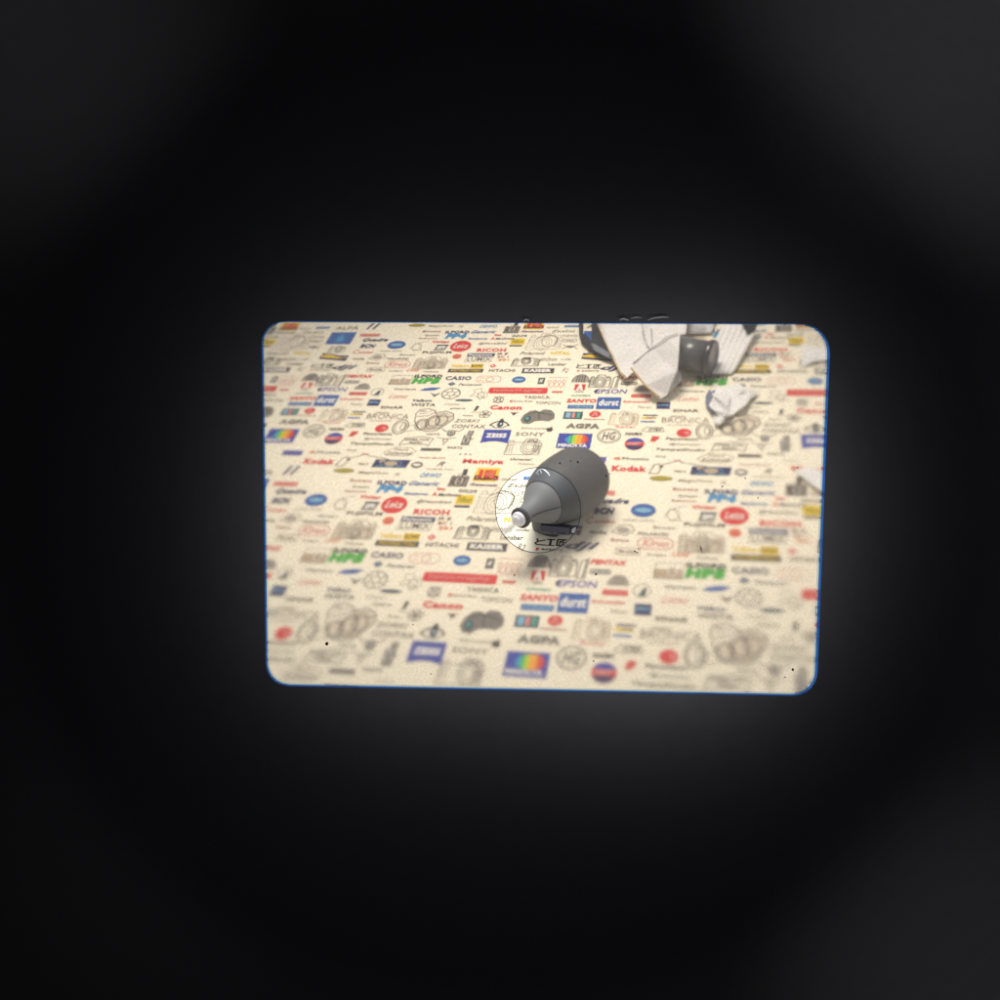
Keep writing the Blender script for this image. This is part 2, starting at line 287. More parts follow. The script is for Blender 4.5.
BOXT('PRAKTICA', 292.5, 453, 20, 5, 'p', 'p', .0); T('Arca', 352, 450.2, 10, 2, 'g'); T('Sigma', 363.6, 464.2, 11, 2.2, 'k', .02); ELT('Dacora', 344, 470.7, 21, 4.6, 'O', 'y', 0)
T('Nagel', 365, 454, 7, 2.2, 's')
T('Panoramic', 378, 434, 29, 2.6, 'k', .03); T('@mamasan', 378, 439.2, 28, 2.6, 'd', .0)
b = Box(381.8, 428.3, 13.5, 8); poly(b, ell(), 'r'); poly(b, [(-.05, .0), (.3, -.3), (.35, .05), (.1, .2)], 's', 2)
T('BRONICA', 388, 416.6, 42, 5, 'h', -.01); T('ZENZA', 383, 413, 14, 1.4, 'q'); T('photography', 381, 421, 22, 1.4, 'q')
T('SINAR', 392, 407.6, 23, 2.6, 'k', .03)
b = Box(356.8, 414.5, 15, 8); poly(b, rect(-.4, .25, .5, .4), 'n'); poly(b, rect(-.45, -.1, .4, .12), 'y'); poly(b, rect(-.2, -.02, .4, .06), 'k', 2); poly(b, rect(-.5, -.5, .35, -.34), 'b')
b = Box(374, 402.7, 12, 6.5); poly(b, rect(), 'n'); poly(b, [(-.4, -.1), (.1, .0), (.4, -.1), (.4, .06), (0, .14), (-.4, .1)], 'a', 2)
b = Box(377.6, 392, 12, 7.5); line(b, ell(n=18), 'g', closed=True); poly(b, [(-.2, -.4), (.2, -.4), (.25, .3), (0, .1)], 'd')
BOXT('CHINONEX', 358, 393.7, 18, 3.2, 'r', 's'); T('Schneider', 351.7, 399.2, 24, 2, 'r', .02); T('Fisher', 357, 404.4, 12, 2, 'l')
T('PENTAX', 360, 376.5, 26, 3, 'r', .05, .2); BOXT('Plaubel', 352, 382, 15, 3, 'g', 'w', .0, r=.3)
b = Box(363, 386.8, 16, 7); poly(b, ell(0, -.4, .5, .9, 14, 0, math.pi), 'l')
for i in range(5): line(b, [(-.3 + .15 * i, -.38), (-.2 + .11 * i, .35)], 'g', .0005, 2)
T('EPSON', 611.3, 391.6, 32, 4.4, 'p', .02, .15); b = Box(596, 391.7, 5, 4); poly(b, [(-.5, 0), (0, .5), (.3, .1), (0, -.5)], 'n', 3)
BOXT('durst', 608.7, 403.3, 24, 12, 'b', 'w', .03, .1, (-.42, -.22, .42, .3)); 
T('SANYO', 581.5, 401, 30, 4, 'r', .05, .15); b = Box(580.6, 406.9, 26, 3.8); poly(b, rect(), 'b'); text(b, 'TOKINA', 'a', .02, box=(-.45, -.36, .45, .36))
b = Box(580, 387.3, 11, 6); poly(b, rect(), 'r'); poly(b, [(-.3, -.5), (-.1, -.5), (0, -.1), (.1, -.5), (.3, -.5), (.08, .5), (-.08, .5)], 'w', 2); T('Adobe', 579.5, 391.8, 9, 1.4, 'k')
T('ALPHAGEAR', 581, 395.8, 20, 1.8, 'e', .03)
b = Box(573, 415.4, 19, 7.4); poly(b, rect(), 'd'); poly(b, rect(-.38, -.34, -.12, .34), 'a', 2); poly(b, rect(-.06, -.34, .12, .34), 's', 2); poly(b, rect(.2, -.34, .38, .34), 'e', 2)
b = Box(595, 414.3, 12, 6.6); poly(b, ell(), 'r'); poly(b, [(-.3, -.35), (-.1, -.35), (0, .1), (.1, -.35), (.3, -.35), (.05, .4), (-.05, .4)], 's', 2); T('Akademie', 594, 419.4, 21, 1.6, 'm')
T('AGFA', 583, 426.2, 34, 5.2, 'g', .07)
b = Box(574.3, 441, 34, 15)
poly(b, rect(), 'v'); cols = 'cc3G11y222oorr'
for i, c in enumerate(cols):
    def hh(i): x = (i / len(cols)); return .30 * math.sqrt(max(0, 1 - ((x - .62) / (.62 if x < .62 else .38)) ** 2))
    x0, x1 = -.27 + i * .048, -.27 + (i + 1) * .048 + .002
    poly(b, [(x0, .0 - hh(i) * .75), (x1, .0 - hh(i + 1) * .75), (x1, .12 + hh(i + 1)), (x0, .12 + hh(i))], c, 2)
text(b, 'MINOLTA', 'w', .04, box=(-.45, -.42, .4, -.2))
b = Box(609, 436, 23, 14); line(b, ell(n=26), 'g', .0006, closed=True); line(b, ell(0, 0, .42, .42, 26), 'l', .0004, closed=True); text(b, 'HG', 'g', .03, .2, box=(-.3, -.28, .3, .28))
b = Box(634.5, 444, 20, 12.5); poly(b, ell(), 'r'); poly(b, ell(0, .02, .48, .46, 12, .3, math.pi - .3), 'v', 2); poly(b, ell(0, -.02, .48, .46, 12, math.pi + .3, 2 * math.pi - .3), 'n', 2); poly(b, [(-.44, -.1), (.1, -.12), (.44, .1), (.3, .14), (-.3, .1)], 's', 3)
T('HAMA', 633.4, 434, 17, 3, 'k', .04, .3)
camera_sketch(624, 418.5, 29, 14, 't', (.1, -.05), 13, .0005); T('Rollei', 625, 427, 19, 2.4, 's', .02)
b = Box(355.5, 425.2, 20, 4.4); line(b, [(-.5, -.3), (-.2, -.5), (.5, -.4), (.4, .5), (-.3, .5)], 'g', .0005, closed=True); text(b, 'OTEX', 'k', .03, .3, box=(-.2, -.3, .42, .3))
T('EF', 353.6, 434, 8, 5, 'r', .08, .3)
# characters with a small line of lettering under them
b = Box(588.8, 366.6, 26, 4.6)
line(b, [(-.44, .42), (-.40, .08)], 'k', .0009); line(b, [(-.19, .30), (-.40, .08), (-.48, -.14), (-.42, -.34), (-.17, -.38)], 'k', .0008)
line(b, [(-.12, .4), (.1, .4)], 'k', .0009); line(b, [(-.01, .4), (-.01, -.36)], 'k', .0012); line(b, [(-.14, -.4), (.12, -.4)], 'k', .0007)
line(b, [(.46, .42), (.2, .42), (.2, -.4), (.48, -.4)], 'k', .0009); line(b, [(.4, .3), (.28, .2), (.28, -.3)], 'k', .0007); line(b, [(.28, .1), (.45, .1)], 'k', .0006); line(b, [(.37, .1), (.37, -.3)], 'k', .0007)
T('F', 578.5, 371.2, 2.4, 1.8, 'r', .05); T('actory', 590.5, 371.2, 18, 1.8, 'h', .03)
T('dji', 614, 368.6, 27, 6.5, 'n', .03, .4)
b = Box(581, 379.3, 17, 9); poly(b, ell(0, -.35, .5, .85, 16, 0, math.pi), 'l'); line(b, ell(0, -.35, .5, .85, 16, 0, math.pi), 'g', .0007, 2)
for i in range(4): line(b, [(-.25 + .15 * i, -.33), (-.2 + .14 * i, .35)], 'k', .0007, 2)
camera_sketch(600, 381.5, 21, 13, 'g', (.0, -.05), 17, .0007); b = Box(615, 381.5, 8, 13); line(b, [(-.4, -.5), (.1, -.5), (.3, .4), (-.2, .3)], 'g', .0007, closed=True); line(b, [(.3, -.5), (.5, .5)], 'g', .0007)
T('Polaroid', 532.6, 353.4, 25, 3, 'g', .01, .3); T('NITAL', 560.6, 353.2, 20, 3, 'y', .04); T('elinchrom', 548.7, 359.3, 17, 4, 'g', .0, .2); T('novoflex', 566, 359.4, 11, 1.8, 'h', 0, .3)
T('Lensbar', 557.5, 364.4, 18, 2.8, 'k', .01); BOXT('KAISER', 538, 370.8, 32, 5.2, 'k', 'w', .06)
T('R', 564, 370, 3, 4, 'q', 0, .3); T('2', 567, 370.6, 3, 4, 'q', 0, .3); b = Box(541.3, 381, 6.5, 6.4); poly(b, rect(), 'k'); text(b, 'H', 'w', .05, .2, box=(-.25, -.3, .25, .3))
b = Box(556.5, 383, 20, 11)
for x in (-.35, -.1, .15, .38): line(b, ell(x, .1, .08, .16, 8), 's', closed=True); line(b, [(x - .1, -.45), (x, -.1), (x + .1, -.45)], 's')
line(b, [(-.45, .5), (.5, .48)], 's')
camera_sketch(545, 341.7, 34, 17, 'l', (-.05, -.1), 21, .0004); b = Box(547, 341, 26, 13)
line(b, ell(.1, 0, .3, .45, 16), 'q', closed=True); line(b, [(-.4, .2), (0, .5), (.4, .2), (.3, -.4)], 'q')
T('TOYO', 570, 336.2, 15, 2.2, 'g', .01); OUT('view', 570, 340.6, 13, 3, 'g', .2)
b = Box(570, 346.8, 15, 4.4); line(b, [(-.5, -.5), (-.2, .1), (-.5, .5)], 'g', .0006); line(b, [(.5, -.5), (.2, .1), (.5, .5)], 'g', .0006); poly(b, ell(0, 0, .25, .3, 10), 'g')
T('Exakta', 563.5, 331.2, 23, 2.6, 'k', -.01, .5); T('Tamron', 532.6, 331.6, 22, 1.8, 'm', .02); BOXT('Foma', 534, 327, 20, 3, 'r', 's'); BOXT('zoom', 572, 326.3, 15, 2.2, 'b', 'a'); T('linhof', 553, 327.5, 12, 1.4, 'g')
b = Box(334, 357.2, 29, 8); poly(b, [(-.5, -.2), (-.46, .5), (-.3, .45), (.2, .2), (.5, .2), (.46, -.5), (.2, -.42)], 'n'); poly(b, [(-.46, .2), (-.2, .3), (.3, -.1), (.48, .0), (.47, -.1), (.2, -.2), (-.47, .0)], 'y', 2)
camera_sketch(337, 349.6, 16, 7, 'g', (.1, 0), 23, .0005)
b = Box(341, 338.3, 25, 12); poly(b, rect(), 'b'); poly(b, [(-.2, -.3), (.2, -.3), (.05, .3), (-.05, .3)], 'c', 2)
T('ALPA', 347.5, 328.2, 23, 3.4, 'q', .02); b = Box(373.5, 326.3, 12, 6); poly(b, [(-.5, -.5), (-.3, -.5), (0, .5), (-.2, .5)], 'n'); poly(b, [(.0, -.5), (.2, -.5), (.5, .5), (.3, .5)], 'n')
BOXT('Nippon', 370, 335.3, 20, 3, 's', 'r', .0); T('Quadra', 375.5, 340.2, 25, 4, 'n', .04, .4); T('BCN', 368, 346.2, 15, 4, 'n', .06, .2)
T('C', 356, 351.8, 5, 4, 'r', .0, .3); T('ambo', 366, 352.4, 15, 2, 'r', .02, .3); T('kinoflex', 359.4, 359, 12, 2, 'k', .02)
b = Box(377.6, 357.2, 16, 6.5); line(b, [(-.5, -.2), (-.2, .4), (.3, .5), (.5, 0), (.1, -.5)], 'l', .0007, closed=True); poly(b, ell(0, 0, .3, .3, 10), 'l')
T('JAPAN OPTIC', 391, 351.4, 22, 1.8, 'l'); T('Edixa', 373, 363.2, 13, 1.6, 'm'); OUT('Mockba', 376, 369.6, 17, 4, 'q', .2)

print('marks in one repeat:', len(F), 'faces', len(V), 'verts')
Va = np.array(V); nv, nf = len(V), len(F)
VV = []; FF = []; MM = []
for i in range(-3, 4):
    for j in range(-3, 5):
        cx, cy = (i + .5) * TU, (j + .5) * TV
        if not (-0.62 < cx < 0.66 and -0.42 < cy < 0.70): continue
        n = len(VV) * nv
        VV.append(Va + np.array([i * TU, j * TV, 0])); FF += [tuple(a + n for a in q) for q in F]; MM += MI
VV = np.concatenate(VV)

paper = mat('mat_paper', lin('f1e9d2'), 0.75, 0.25, noise=0.02, scale=60, bump=0.05)
rndp = random.Random(4)
mx0, mx1, my0, my1 = -0.62, 0.66, -0.42, 0.72
msh = empty('logo_mat', ((mx0 + mx1) / 2, (my0 + my1) / 2, -0.0012), 'cream table mat printed all over with camera brand names and camera drawings', 'mat')
bm = bmesh.new(); bmesh.ops.create_cube(bm, size=1)
bmesh.ops.scale(bm, vec=(mx1 - mx0, my1 - my0, .0012), verts=bm.verts); bmesh.ops.translate(bm, vec=((mx0 + mx1) / 2, (my0 + my1) / 2, -.0006), verts=bm.verts)
me = bpy.data.meshes.new('paper_sheet'); bm.to_mesh(me); bm.free(); me.materials.append(paper)
o = bpy.data.objects.new('paper_sheet', me); S.collection.objects.link(o); o.parent = msh; o.matrix_parent_inverse = msh.matrix_world.inverted()
mesh_obj('printed_logos', VV, FF, ink_m, msh, midx=MM)
tb = mesh_obj('tabletop', [(-3, -3, -.0016), (3, -3, -.0016), (3, 3, -.0016), (-3, 3, -.0016)], [(0, 1, 2, 3)], mat('table_wood', lin('8f8474'), .5, .4, .1, 8)); tb['kind'] = 'structure'

# ------------------------------------------------------------------ the air blower
rubber = mat('black_rubber', (0.088, 0.090, 0.094, 1), 0.6, 0.4, noise=.08, scale=140, bump=.03)
rubber2 = mat('collar_rubber', (0.075, 0.072, 0.07, 1), 0.6, 0.3)
rubber3 = mat('nose_rubber', (0.175, 0.176, 0.176, 1), 0.6, 0.35, noise=.06, scale=200)
white_pl = mat('white_plastic', (0.78, 0.78, 0.78, 1), 0.35, 0.5)
clear_pl = mat('milky_plastic', (0.85, 0.85, 0.8, 1), 0.3, 0.5); bsdf(clear_pl).inputs['Transmission Weight'].default_value = .0; bsdf(clear_pl).inputs['Alpha'].default_value = 0.3

def lathe(profile, org, axis, n=64, flat=0.0, roll=Vector((0, 0, 1))):
    a = axis.normalized(); u = a.cross(roll).normalized(); w = u.cross(a).normalized()
    vs, fs = [], []
    for s, r in profile:
        for k in range(n):
            t = 2 * math.pi * k / n; vs.append(org + a * s + u * (r * math.cos(t)) + w * (r * math.sin(t)))
    m = len(profile)
    for i in range(m - 1):
        for k in range(n):
            k2 = (k + 1) % n; fs.append((i * n + k, i * n + k2, (i + 1) * n + k2, (i + 1) * n + k))
    for i, rev in ((0, True), (m - 1, False)):
        if profile[i][1] > 1e-6:
            c = list(range(i * n, i * n + n)); fs.append(tuple(c[::-1] if rev else c))
    return vs, fs
def smooth_profile(P, step=.0015):
    out = []
    P = [P[0]] + P + [P[-1]]
    for i in range(1, len(P) - 2):
        p0, p1, p2, p3 = [np.array(x) for x in P[i - 1:i + 3]]
        k = max(2, int(np.linalg.norm(p2 - p1) / step))
        for q in range(k):
            t = q / k
            out.append(tuple(.5 * ((2 * p1) + (-p0 + p2) * t + (2 * p0 - 5 * p1 + 4 * p2 - p3) * t * t + (-p0 + 3 * p1 - 3 * p2 + p3) * t ** 3)))
    out.append(tuple(P[-2])); return [(s, max(r, 0)) for s, r in out]
RB = 0.0173
NOZ = at(519, 519, 0.0275); TAIL = at(576.5, 480, RB + .0005)
AX = (NOZ - TAIL).normalized(); L = (NOZ - TAIL).length
print('blower length', L, 'angle', math.degrees((CAM - NOZ).angle(AX)))
bl = empty('air_blower', Vector((TAIL.x, TAIL.y, 0)), 'black rubber bulb air blower with white nozzle lying on the logo mat', 'blower')
ORG = TAIL
R0 = RB
prof = [(-R0 * .93 * math.cos(t * math.pi / 32), R0 * math.sin(t * math.pi / 32)) for t in range(16)] + smooth_profile([(0, R0), (L * .16, R0 * 1.0), (L * .32, R0 * .965), (L * .46, R0 * .86), (L * .56, R0 * .72), (L * .60, R0 * .655)])
vs, fs = lathe(prof, ORG, AX, 96); bulb = mesh_obj('bulb', vs, fs, rubber, bl, True)
prof = [(L * .595, R0 * .60), (L * .598, R0 * .625)] + smooth_profile([(L * .60, R0 * .64), (L * .64, R0 * .60), (L * .70, R0 * .49), (L * .77, R0 * .365), (L * .85, R0 * .285), (L * .93, R0 * .25), (L * .965, R0 * .25)])
vs, fs = lathe(prof, ORG, AX, 96); mesh_obj('nose_cone', vs, fs, rubber3, bl, True)
vs, fs = lathe([(L * .952, .0046), (L * .955, .0049), (L * .96, .0052), (L * .985, .0052), (L * .992, .0049), (L * .992, .0040), (L * .98, .0037)], ORG, AX); mesh_obj('collar', vs, fs, rubber2, bl, True)
# moulding seam along the side of the nose cone, facing the viewer
u_ = AX.cross(Vector((0, 0, 1))).normalized(); w_ = u_.cross(AX).normalized()
def on_blower(sf, ang, rr, lift=.00012): return ORG + AX * (L * sf) + (u_ * math.cos(ang) + w_ * math.sin(ang)) * (rr + lift)
seam = []
tab = [(.60, .64), (.64, .60), (.70, .49), (.77, .365), (.85, .285), (.93, .25)]
side = 1 if u_.dot(RT) > 0 else -1
for (a0, r0_), (a1, r1_) in zip(tab[:-1], tab[1:]):
    for q in range(3): seam.append((a0 + (a1 - a0) * q / 3, (r0_ + (r1_ - r0_) * q / 3) * R0))
vs = []; fs = []
for k, (sf, rr) in enumerate(seam):
    for da in (-.025, .025):
        vs.append(on_blower(sf, (.16 if side > 0 else math.pi - .16) + da * .010 / max(rr, .003), rr))
    if k: fs.append((2 * k - 2, 2 * k - 1, 2 * k + 1, 2 * k))
mesh_obj('seam_line', vs, fs, rubber2, bl)
# small foot that props the shoulder up
f0 = at(541, 529, .0); f1 = at(557, 530, .0)
fc = ORG + AX * (L * .52); fc2 = at(545.5, 531.5, 0)
bm = bmesh.new(); ra = AX.copy(); ra.z = 0; ra.normalize(); rb_ = Vector((-ra.y, ra.x, 0))
ftv = []
for zz, hw, hl in ((0.0003, .0078, .0030), (.002, .0080, .0033), (.014, .0070, .0045)):
    for k in range(20):
        a = 2 * math.pi * k / 20; ftv.append(Vector((fc2.x, fc2.y, zz)) + rb_ * (hw * math.cos(a)) + ra * (hl * math.sin(a)))
ff = [tuple(range(20))[::-1]]
for i_ in range(2):
    for k in range(20): k2 = (k + 1) % 20; ff.append((i_ * 20 + k, i_ * 20 + k2, i_ * 20 + 20 + k2, i_ * 20 + 20 + k))
mesh_obj('foot', ftv, ff, rubber, bl, True); bm.free()
# white printed emblem strokes on the shoulder
bpy.context.view_layer.update()
def print_on(pts, w, name):
    P = []
    for x, y in pts:
        d = (scr(x, y) - CAM).normalized(); inv = bulb.matrix_world.inverted()
        hit, loc, nor, _ = bulb.ray_cast(inv @ CAM, (inv.to_3x3() @ d).normalized())
        if hit:
            if nor.dot(d) > 0: nor = -nor
            P.append((bulb.matrix_world @ loc, nor.normalized()))
    vs = []; fs = []
    for k, (p, nn) in enumerate(P):
        t = (P[min(k + 1, len(P) - 1)][0] - P[max(k - 1, 0)][0]).normalized(); sd = t.cross(nn).normalized() * w / 2 * (1 if 0 < k < len(P) - 1 else .5)
        vs += [p + sd + nn * .00012, p - sd + nn * .00012]
        if k: fs.append((2 * k - 2, 2 * k - 1, 2 * k + 1, 2 * k))
    if fs: mesh_obj(name, vs, fs, white_print, bulb)
white_print = mat('white_print', (.75, .8, .85, 1), .5, .4)
for st in ([(536, 474), (538, 471.5), (540, 469)], [(537.5, 474.3), (539.2, 474)], [(540.5, 469.5), (541.5, 473.5)], [(541.5, 468.8), (545, 470), (548, 472.8), (549.8, 476)], [(543.5, 469.6), (546.5, 471.8), (548, 473.5)]):
    print_on(st, .0005, 'printed_mark')
nz = mesh_obj('nozzle', *lathe([(L * .97, .0036), (L * .995, .0037), (L + .0010, .0036), (L + .0014, .0031), (L + .0014, .0026), (L + .0024, .0024), (L + .0027, .0017)], ORG, AX), white_pl, bl, True)
tube_ax = (at(503.5, 532.5, .020) - at(516, 521.5, .0265)).normalized()
mesh_obj('tube', *lathe([(0, .0018), (.011, .0016), (.0112, .0011), (.001, .0011)], at(517.5, 520.5, .0270), tube_ax, 24), clear_pl, nz, True)

# ------------------------------------------------------------------ sheets and other objects at the far side
def sheet(name, outline, m, parent=None, th=.0006, sub=5, rough=.0008, seed=1):
    """a crumpled sheet: triangulated outline with heights, given thickness"""
    bm = bmesh.new(); vs = [bm.verts.new(at(p[0], p[1], p[2] * .6 + .001)) for p in outline]; f = bm.faces.new(vs)
    bmesh.ops.triangulate(bm, faces=[f])
    for _ in range(sub - 1): bmesh.ops.subdivide_edges(bm, edges=bm.edges[:], cuts=1, use_grid_fill=True)
    rnd = random.Random(seed); ph = [rnd.uniform(0, 6) for _ in range(8)]
    for v in bm.verts:
        x, y = v.co.x * 300, v.co.y * 300
        v.co.z += rough * (math.sin(x * .5 + ph[0] + math.sin(y * .7 + ph[1])) + .6 * math.sin(y * .9 + ph[2] + math.sin(x * 1.1 + ph[3])))
        v.co.z = max(v.co.z, .001)
    bmesh.ops.recalc_face_normals(bm, faces=bm.faces[:])
    g = bmesh.ops.solidify(bm, geom=bm.faces[:], thickness=th)
    me = bpy.data.meshes.new(name); bm.to_mesh(me); bm.free(); me.materials.append(m)
    me.polygons.foreach_set('use_smooth', [True] * len(me.polygons))
    o = bpy.data.objects.new(name, me); S.collection.objects.link(o)
    if parent: o.parent = parent; o.matrix_parent_inverse = parent.matrix_world.inverted()
    return o
cloth = mat('cloth_white', (0.72, 0.705, 0.68, 1), .9, .15, noise=.08, scale=500, bump=.3)
tissue = mat('tissue_white', (0.80, 0.79, 0.76, 1), .85, .2, noise=.05, scale=300, bump=.25)
black_pl = mat('black_plastic', (0.05, 0.05, 0.055, 1), .4, .5, noise=.1, scale=100)
dark_fab = mat('dark_fabric', (0.022, 0.024, 0.032, 1), .8, .3, noise=.2, scale=400, bump=.2)
tan_m = mat('tan_fringe', (0.55, 0.40, 0.20, 1), .8, .2)  # yellow-brown of the fringe along the flap edges

c0 = empty('folded_cloth', at(635, 350), 'large pale grey cloth folded into two hanging pointed flaps at top', 'cloth')
sheet('back_flap', [(588, 296, .012), (690, 296, .022), (686, 334, .020), (668, 340, .018), (648, 356, .014), (633, 373, .008), (627, 379, .006), (620, 372, .006), (603, 337, .010)], cloth, c0, seed=2)
sheet('front_flap', [(680, 333, .046), (679, 350, .039), (677, 372, .024), (668, 394, .007), (660, 398, .006), (645, 385, .014), (631, 368, .022), (633, 363, .024), (652, 348, .034), (667, 337, .044)], cloth, c0, seed=5, rough=.0006)
sheet('corner_flap', [(677, 362, .010), (682, 379, .006), (672, 390, .003), (662, 399, .003), (668, 388, .006)], cloth, c0, seed=7, rough=.0003)
sheet('ridge_fold', [(642, 318, .024), (650, 318, .030), (652, 352, .017), (640, 364, .014), (645, 345, .019)], cloth, c0, seed=9, rough=.0003)

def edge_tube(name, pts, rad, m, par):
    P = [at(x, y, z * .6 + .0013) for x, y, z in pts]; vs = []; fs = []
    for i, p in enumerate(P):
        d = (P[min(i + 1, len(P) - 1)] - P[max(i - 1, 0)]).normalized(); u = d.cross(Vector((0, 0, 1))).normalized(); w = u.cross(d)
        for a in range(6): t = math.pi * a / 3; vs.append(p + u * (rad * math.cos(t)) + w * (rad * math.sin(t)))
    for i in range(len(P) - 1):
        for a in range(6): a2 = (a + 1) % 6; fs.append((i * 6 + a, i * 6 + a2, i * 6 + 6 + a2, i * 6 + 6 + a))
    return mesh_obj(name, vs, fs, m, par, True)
edge_tube('edge_fringe', [(588, 300, .012), (603, 337, .010), (611, 354, .008), (620, 372, .006), (626, 379, .006)], .0005, tan_m, c0)  # tan tubes stand in for the shaded, colour-fringed flap edges
edge_tube('edge_fringe', [(631, 368, .022), (638, 376, .018), (645, 385, .014), (653, 392, .010), (660, 398, .006)], .0006, tan_m, c0)
grey_fold = mat('crease_shade', (.50, .49, .48, 1), .9, .1)  # crease shading put into a darker grey line colour
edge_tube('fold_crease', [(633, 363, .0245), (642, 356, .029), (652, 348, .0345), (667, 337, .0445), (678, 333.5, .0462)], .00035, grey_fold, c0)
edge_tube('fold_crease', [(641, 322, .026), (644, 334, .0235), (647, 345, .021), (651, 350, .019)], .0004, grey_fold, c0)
b0 = empty('camera_strap', at(600, 345), 'black strap loop with wide dark flat end beside the grey cloth', 'strap')
sheet('strap_end', [(592, 300, .010), (596, 322, .008), (603, 338, .006), (613, 361, .004), (600, 352, .004), (591, 345, .005), (592, 335, .006), (592, 325, .008)], dark_fab, b0, th=.0015, rough=.0003, sub=4)
sheet('strap_loop', [(579, 318, .005), (582, 318, .005), (582, 333, .005), (586, 335, .006), (592, 342, .007), (607, 352, .005), (600, 356, .003), (590, 350, .003), (581, 342, .003), (579, 334, .004)], dark_fab, b0, th=.0018, rough=.0002, sub=4)
sheet('strap_pad', [(591, 344, .009), (595, 345, .009), (612, 355, .006), (613, 360, .005), (603, 356, .006), (594, 351, .007)], mat('strap_pad_grey', (.16, .17, .2, 1), .6, .4), b0, rough=.0002, sub=3)

# the dark canister lying on its side
cn = empty('film_canister', at(697, 358), 'dark grey glossy canister lying on its side between cloth and paper', 'canister')
CR = .0113
p0 = at(680, 353, CR + .001); p1 = at(714, 359, CR + .001); ax = (p1 - p0).normalized(); ln = (p1 - p0).length
can_m = mat('canister_grey', (0.085, 0.09, 0.095, 1), .3, .6, noise=.08, scale=80)
mesh_obj('can_body', *lathe([(-.004, .0), (-.004, CR * .9), (ln * .86, CR * .9)], p0, ax, 48), can_m, cn, True)
lid = mesh_obj('lid', *lathe(smooth_profile([(ln * .84, CR * .92), (ln * .85, CR), (ln * .93, CR), (ln * .97, CR * .96), (ln * .985, CR * .86)], .0008) + [(ln * .97, CR * .8), (ln * .96, .0)], p0, ax, 48), mat('lid_black', (.035, .036, .04, 1), .25, .6), cn, True)

rb = empty('ribbed_paper', at(728, 350), 'white crumpled ribbed paper strip leaning behind the dark canister', 'paper')
def ribbed():
    N, Mm = 44, 10; A = (722, 322, .008); Bp = (757, 326, .008); C = (732, 374, .002); D = (706, 373, .002); vs = []; fs = []
    for i in range(N + 1):
        for j in range(Mm + 1):
            s, t = i / N, j / Mm
            top = [A[q] * (1 - s) + Bp[q] * s for q in range(3)]; bot = [D[q] * (1 - s) + C[q] * s for q in range(3)]
            p = [top[q] * (1 - t) + bot[q] * t for q in range(3)]
            p[0] += 2.2 * math.sin(t * 3.1) * (s - .3) + .5 * math.sin(t * 9); p[2] += .0008 * (math.sin(s * 6 * math.pi) ** 2) * (1 - .4 * t) + .0006 * math.sin(t * 7 + s * 4)
            vs.append(at(*p))
    for i in range(N):
        for j in range(Mm):
            a = i * (Mm + 1) + j; fs.append((a, a + 1, a + Mm + 2, a + Mm + 1))
    return vs, fs
o = mesh_obj('ribbed_sheet', *ribbed(), tissue, rb, True); md = o.modifiers.new('s', 'SOLIDIFY'); md.thickness = .0006
sheet('folded_corner', [(740, 320, .016), (760, 318, .016), (755, 330, .012), (748, 334, .012)], dark_fab, rb, rough=.0002, sub=3)

gp = sheet('instruction_slip', [(672, 318, .003), (716, 320, .003), (712, 333, .002), (690, 334, .002), (674, 331, .002)], mat('slip_grey', (.6, .6, .61, 1), .8, .2), rough=.0002, sub=4)
tag(gp, 'flat grey slip with faint text lines at the upper edge above the canister', 'paper slip')
for k, yy in enumerate((326, 328.5, 331)):
    q = [(684, yy, .005), (706, yy + .4, .005), (706, yy + 1.0, .005), (684, yy + .6, .005)]
    mesh_obj('text_line', [at(*x) for x in q], [(0, 3, 2, 1)], ink_m[1], gp)

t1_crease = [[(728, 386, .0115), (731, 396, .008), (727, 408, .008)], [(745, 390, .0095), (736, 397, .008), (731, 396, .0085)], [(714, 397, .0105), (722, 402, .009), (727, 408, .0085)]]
t1 = empty('torn_tissue', at(730, 405), 'small crumpled white tissue scrap with dark blue-grey left edge below the ribbed paper', 'tissue')
sheet('scrap', [(717, 384, .006), (727, 387, .012), (737, 382, .006), (747, 388, .010), (760, 391, .002), (751, 397, .006), (745, 405, .009), (734, 413, .003), (726, 415, .010), (719, 419, .004), (715, 411, .012), (709, 405, .005), (714, 396, .011)], tissue, t1, seed=11, rough=.0005)
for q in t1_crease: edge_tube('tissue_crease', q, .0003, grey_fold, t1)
sheet('underside', [(710, 390, .004), (714, 398, .005), (712, 408, .004), (718, 416, .004), (712, 414, .002), (706, 405, .002), (706, 397, .002)], mat('tissue_blue_grey', (.17, .19, .28, 1), .8, .2), t1, rough=.0002, sub=3)  # darker blue-grey sheet along the left edge
sheet('tip', [(713, 416, .005), (722, 417, .007), (726, 419, .005), (720, 425, .003), (714, 424, .003)], tissue, t1, rough=.0003, sub=3)

t2 = sheet('paper_scrap', [(800, 343, .002), (812, 346, .004), (838, 349, .006), (838, 356, .005), (816, 359, .004), (802, 365, .002), (801, 353, .003)], tissue, seed=13, rough=.001)
tag(t2, 'pale crumpled paper scrap in the upper right corner of the view', 'paper scrap')
t3 = sheet('paper_sheet', [(794, 472, .002), (808, 468, .003), (840, 474, .005), (845, 500, .005), (826, 494, .003)], tissue, seed=17, rough=.0005)
tag(t3, 'white paper corner entering from the right edge of the view', 'paper sheet')

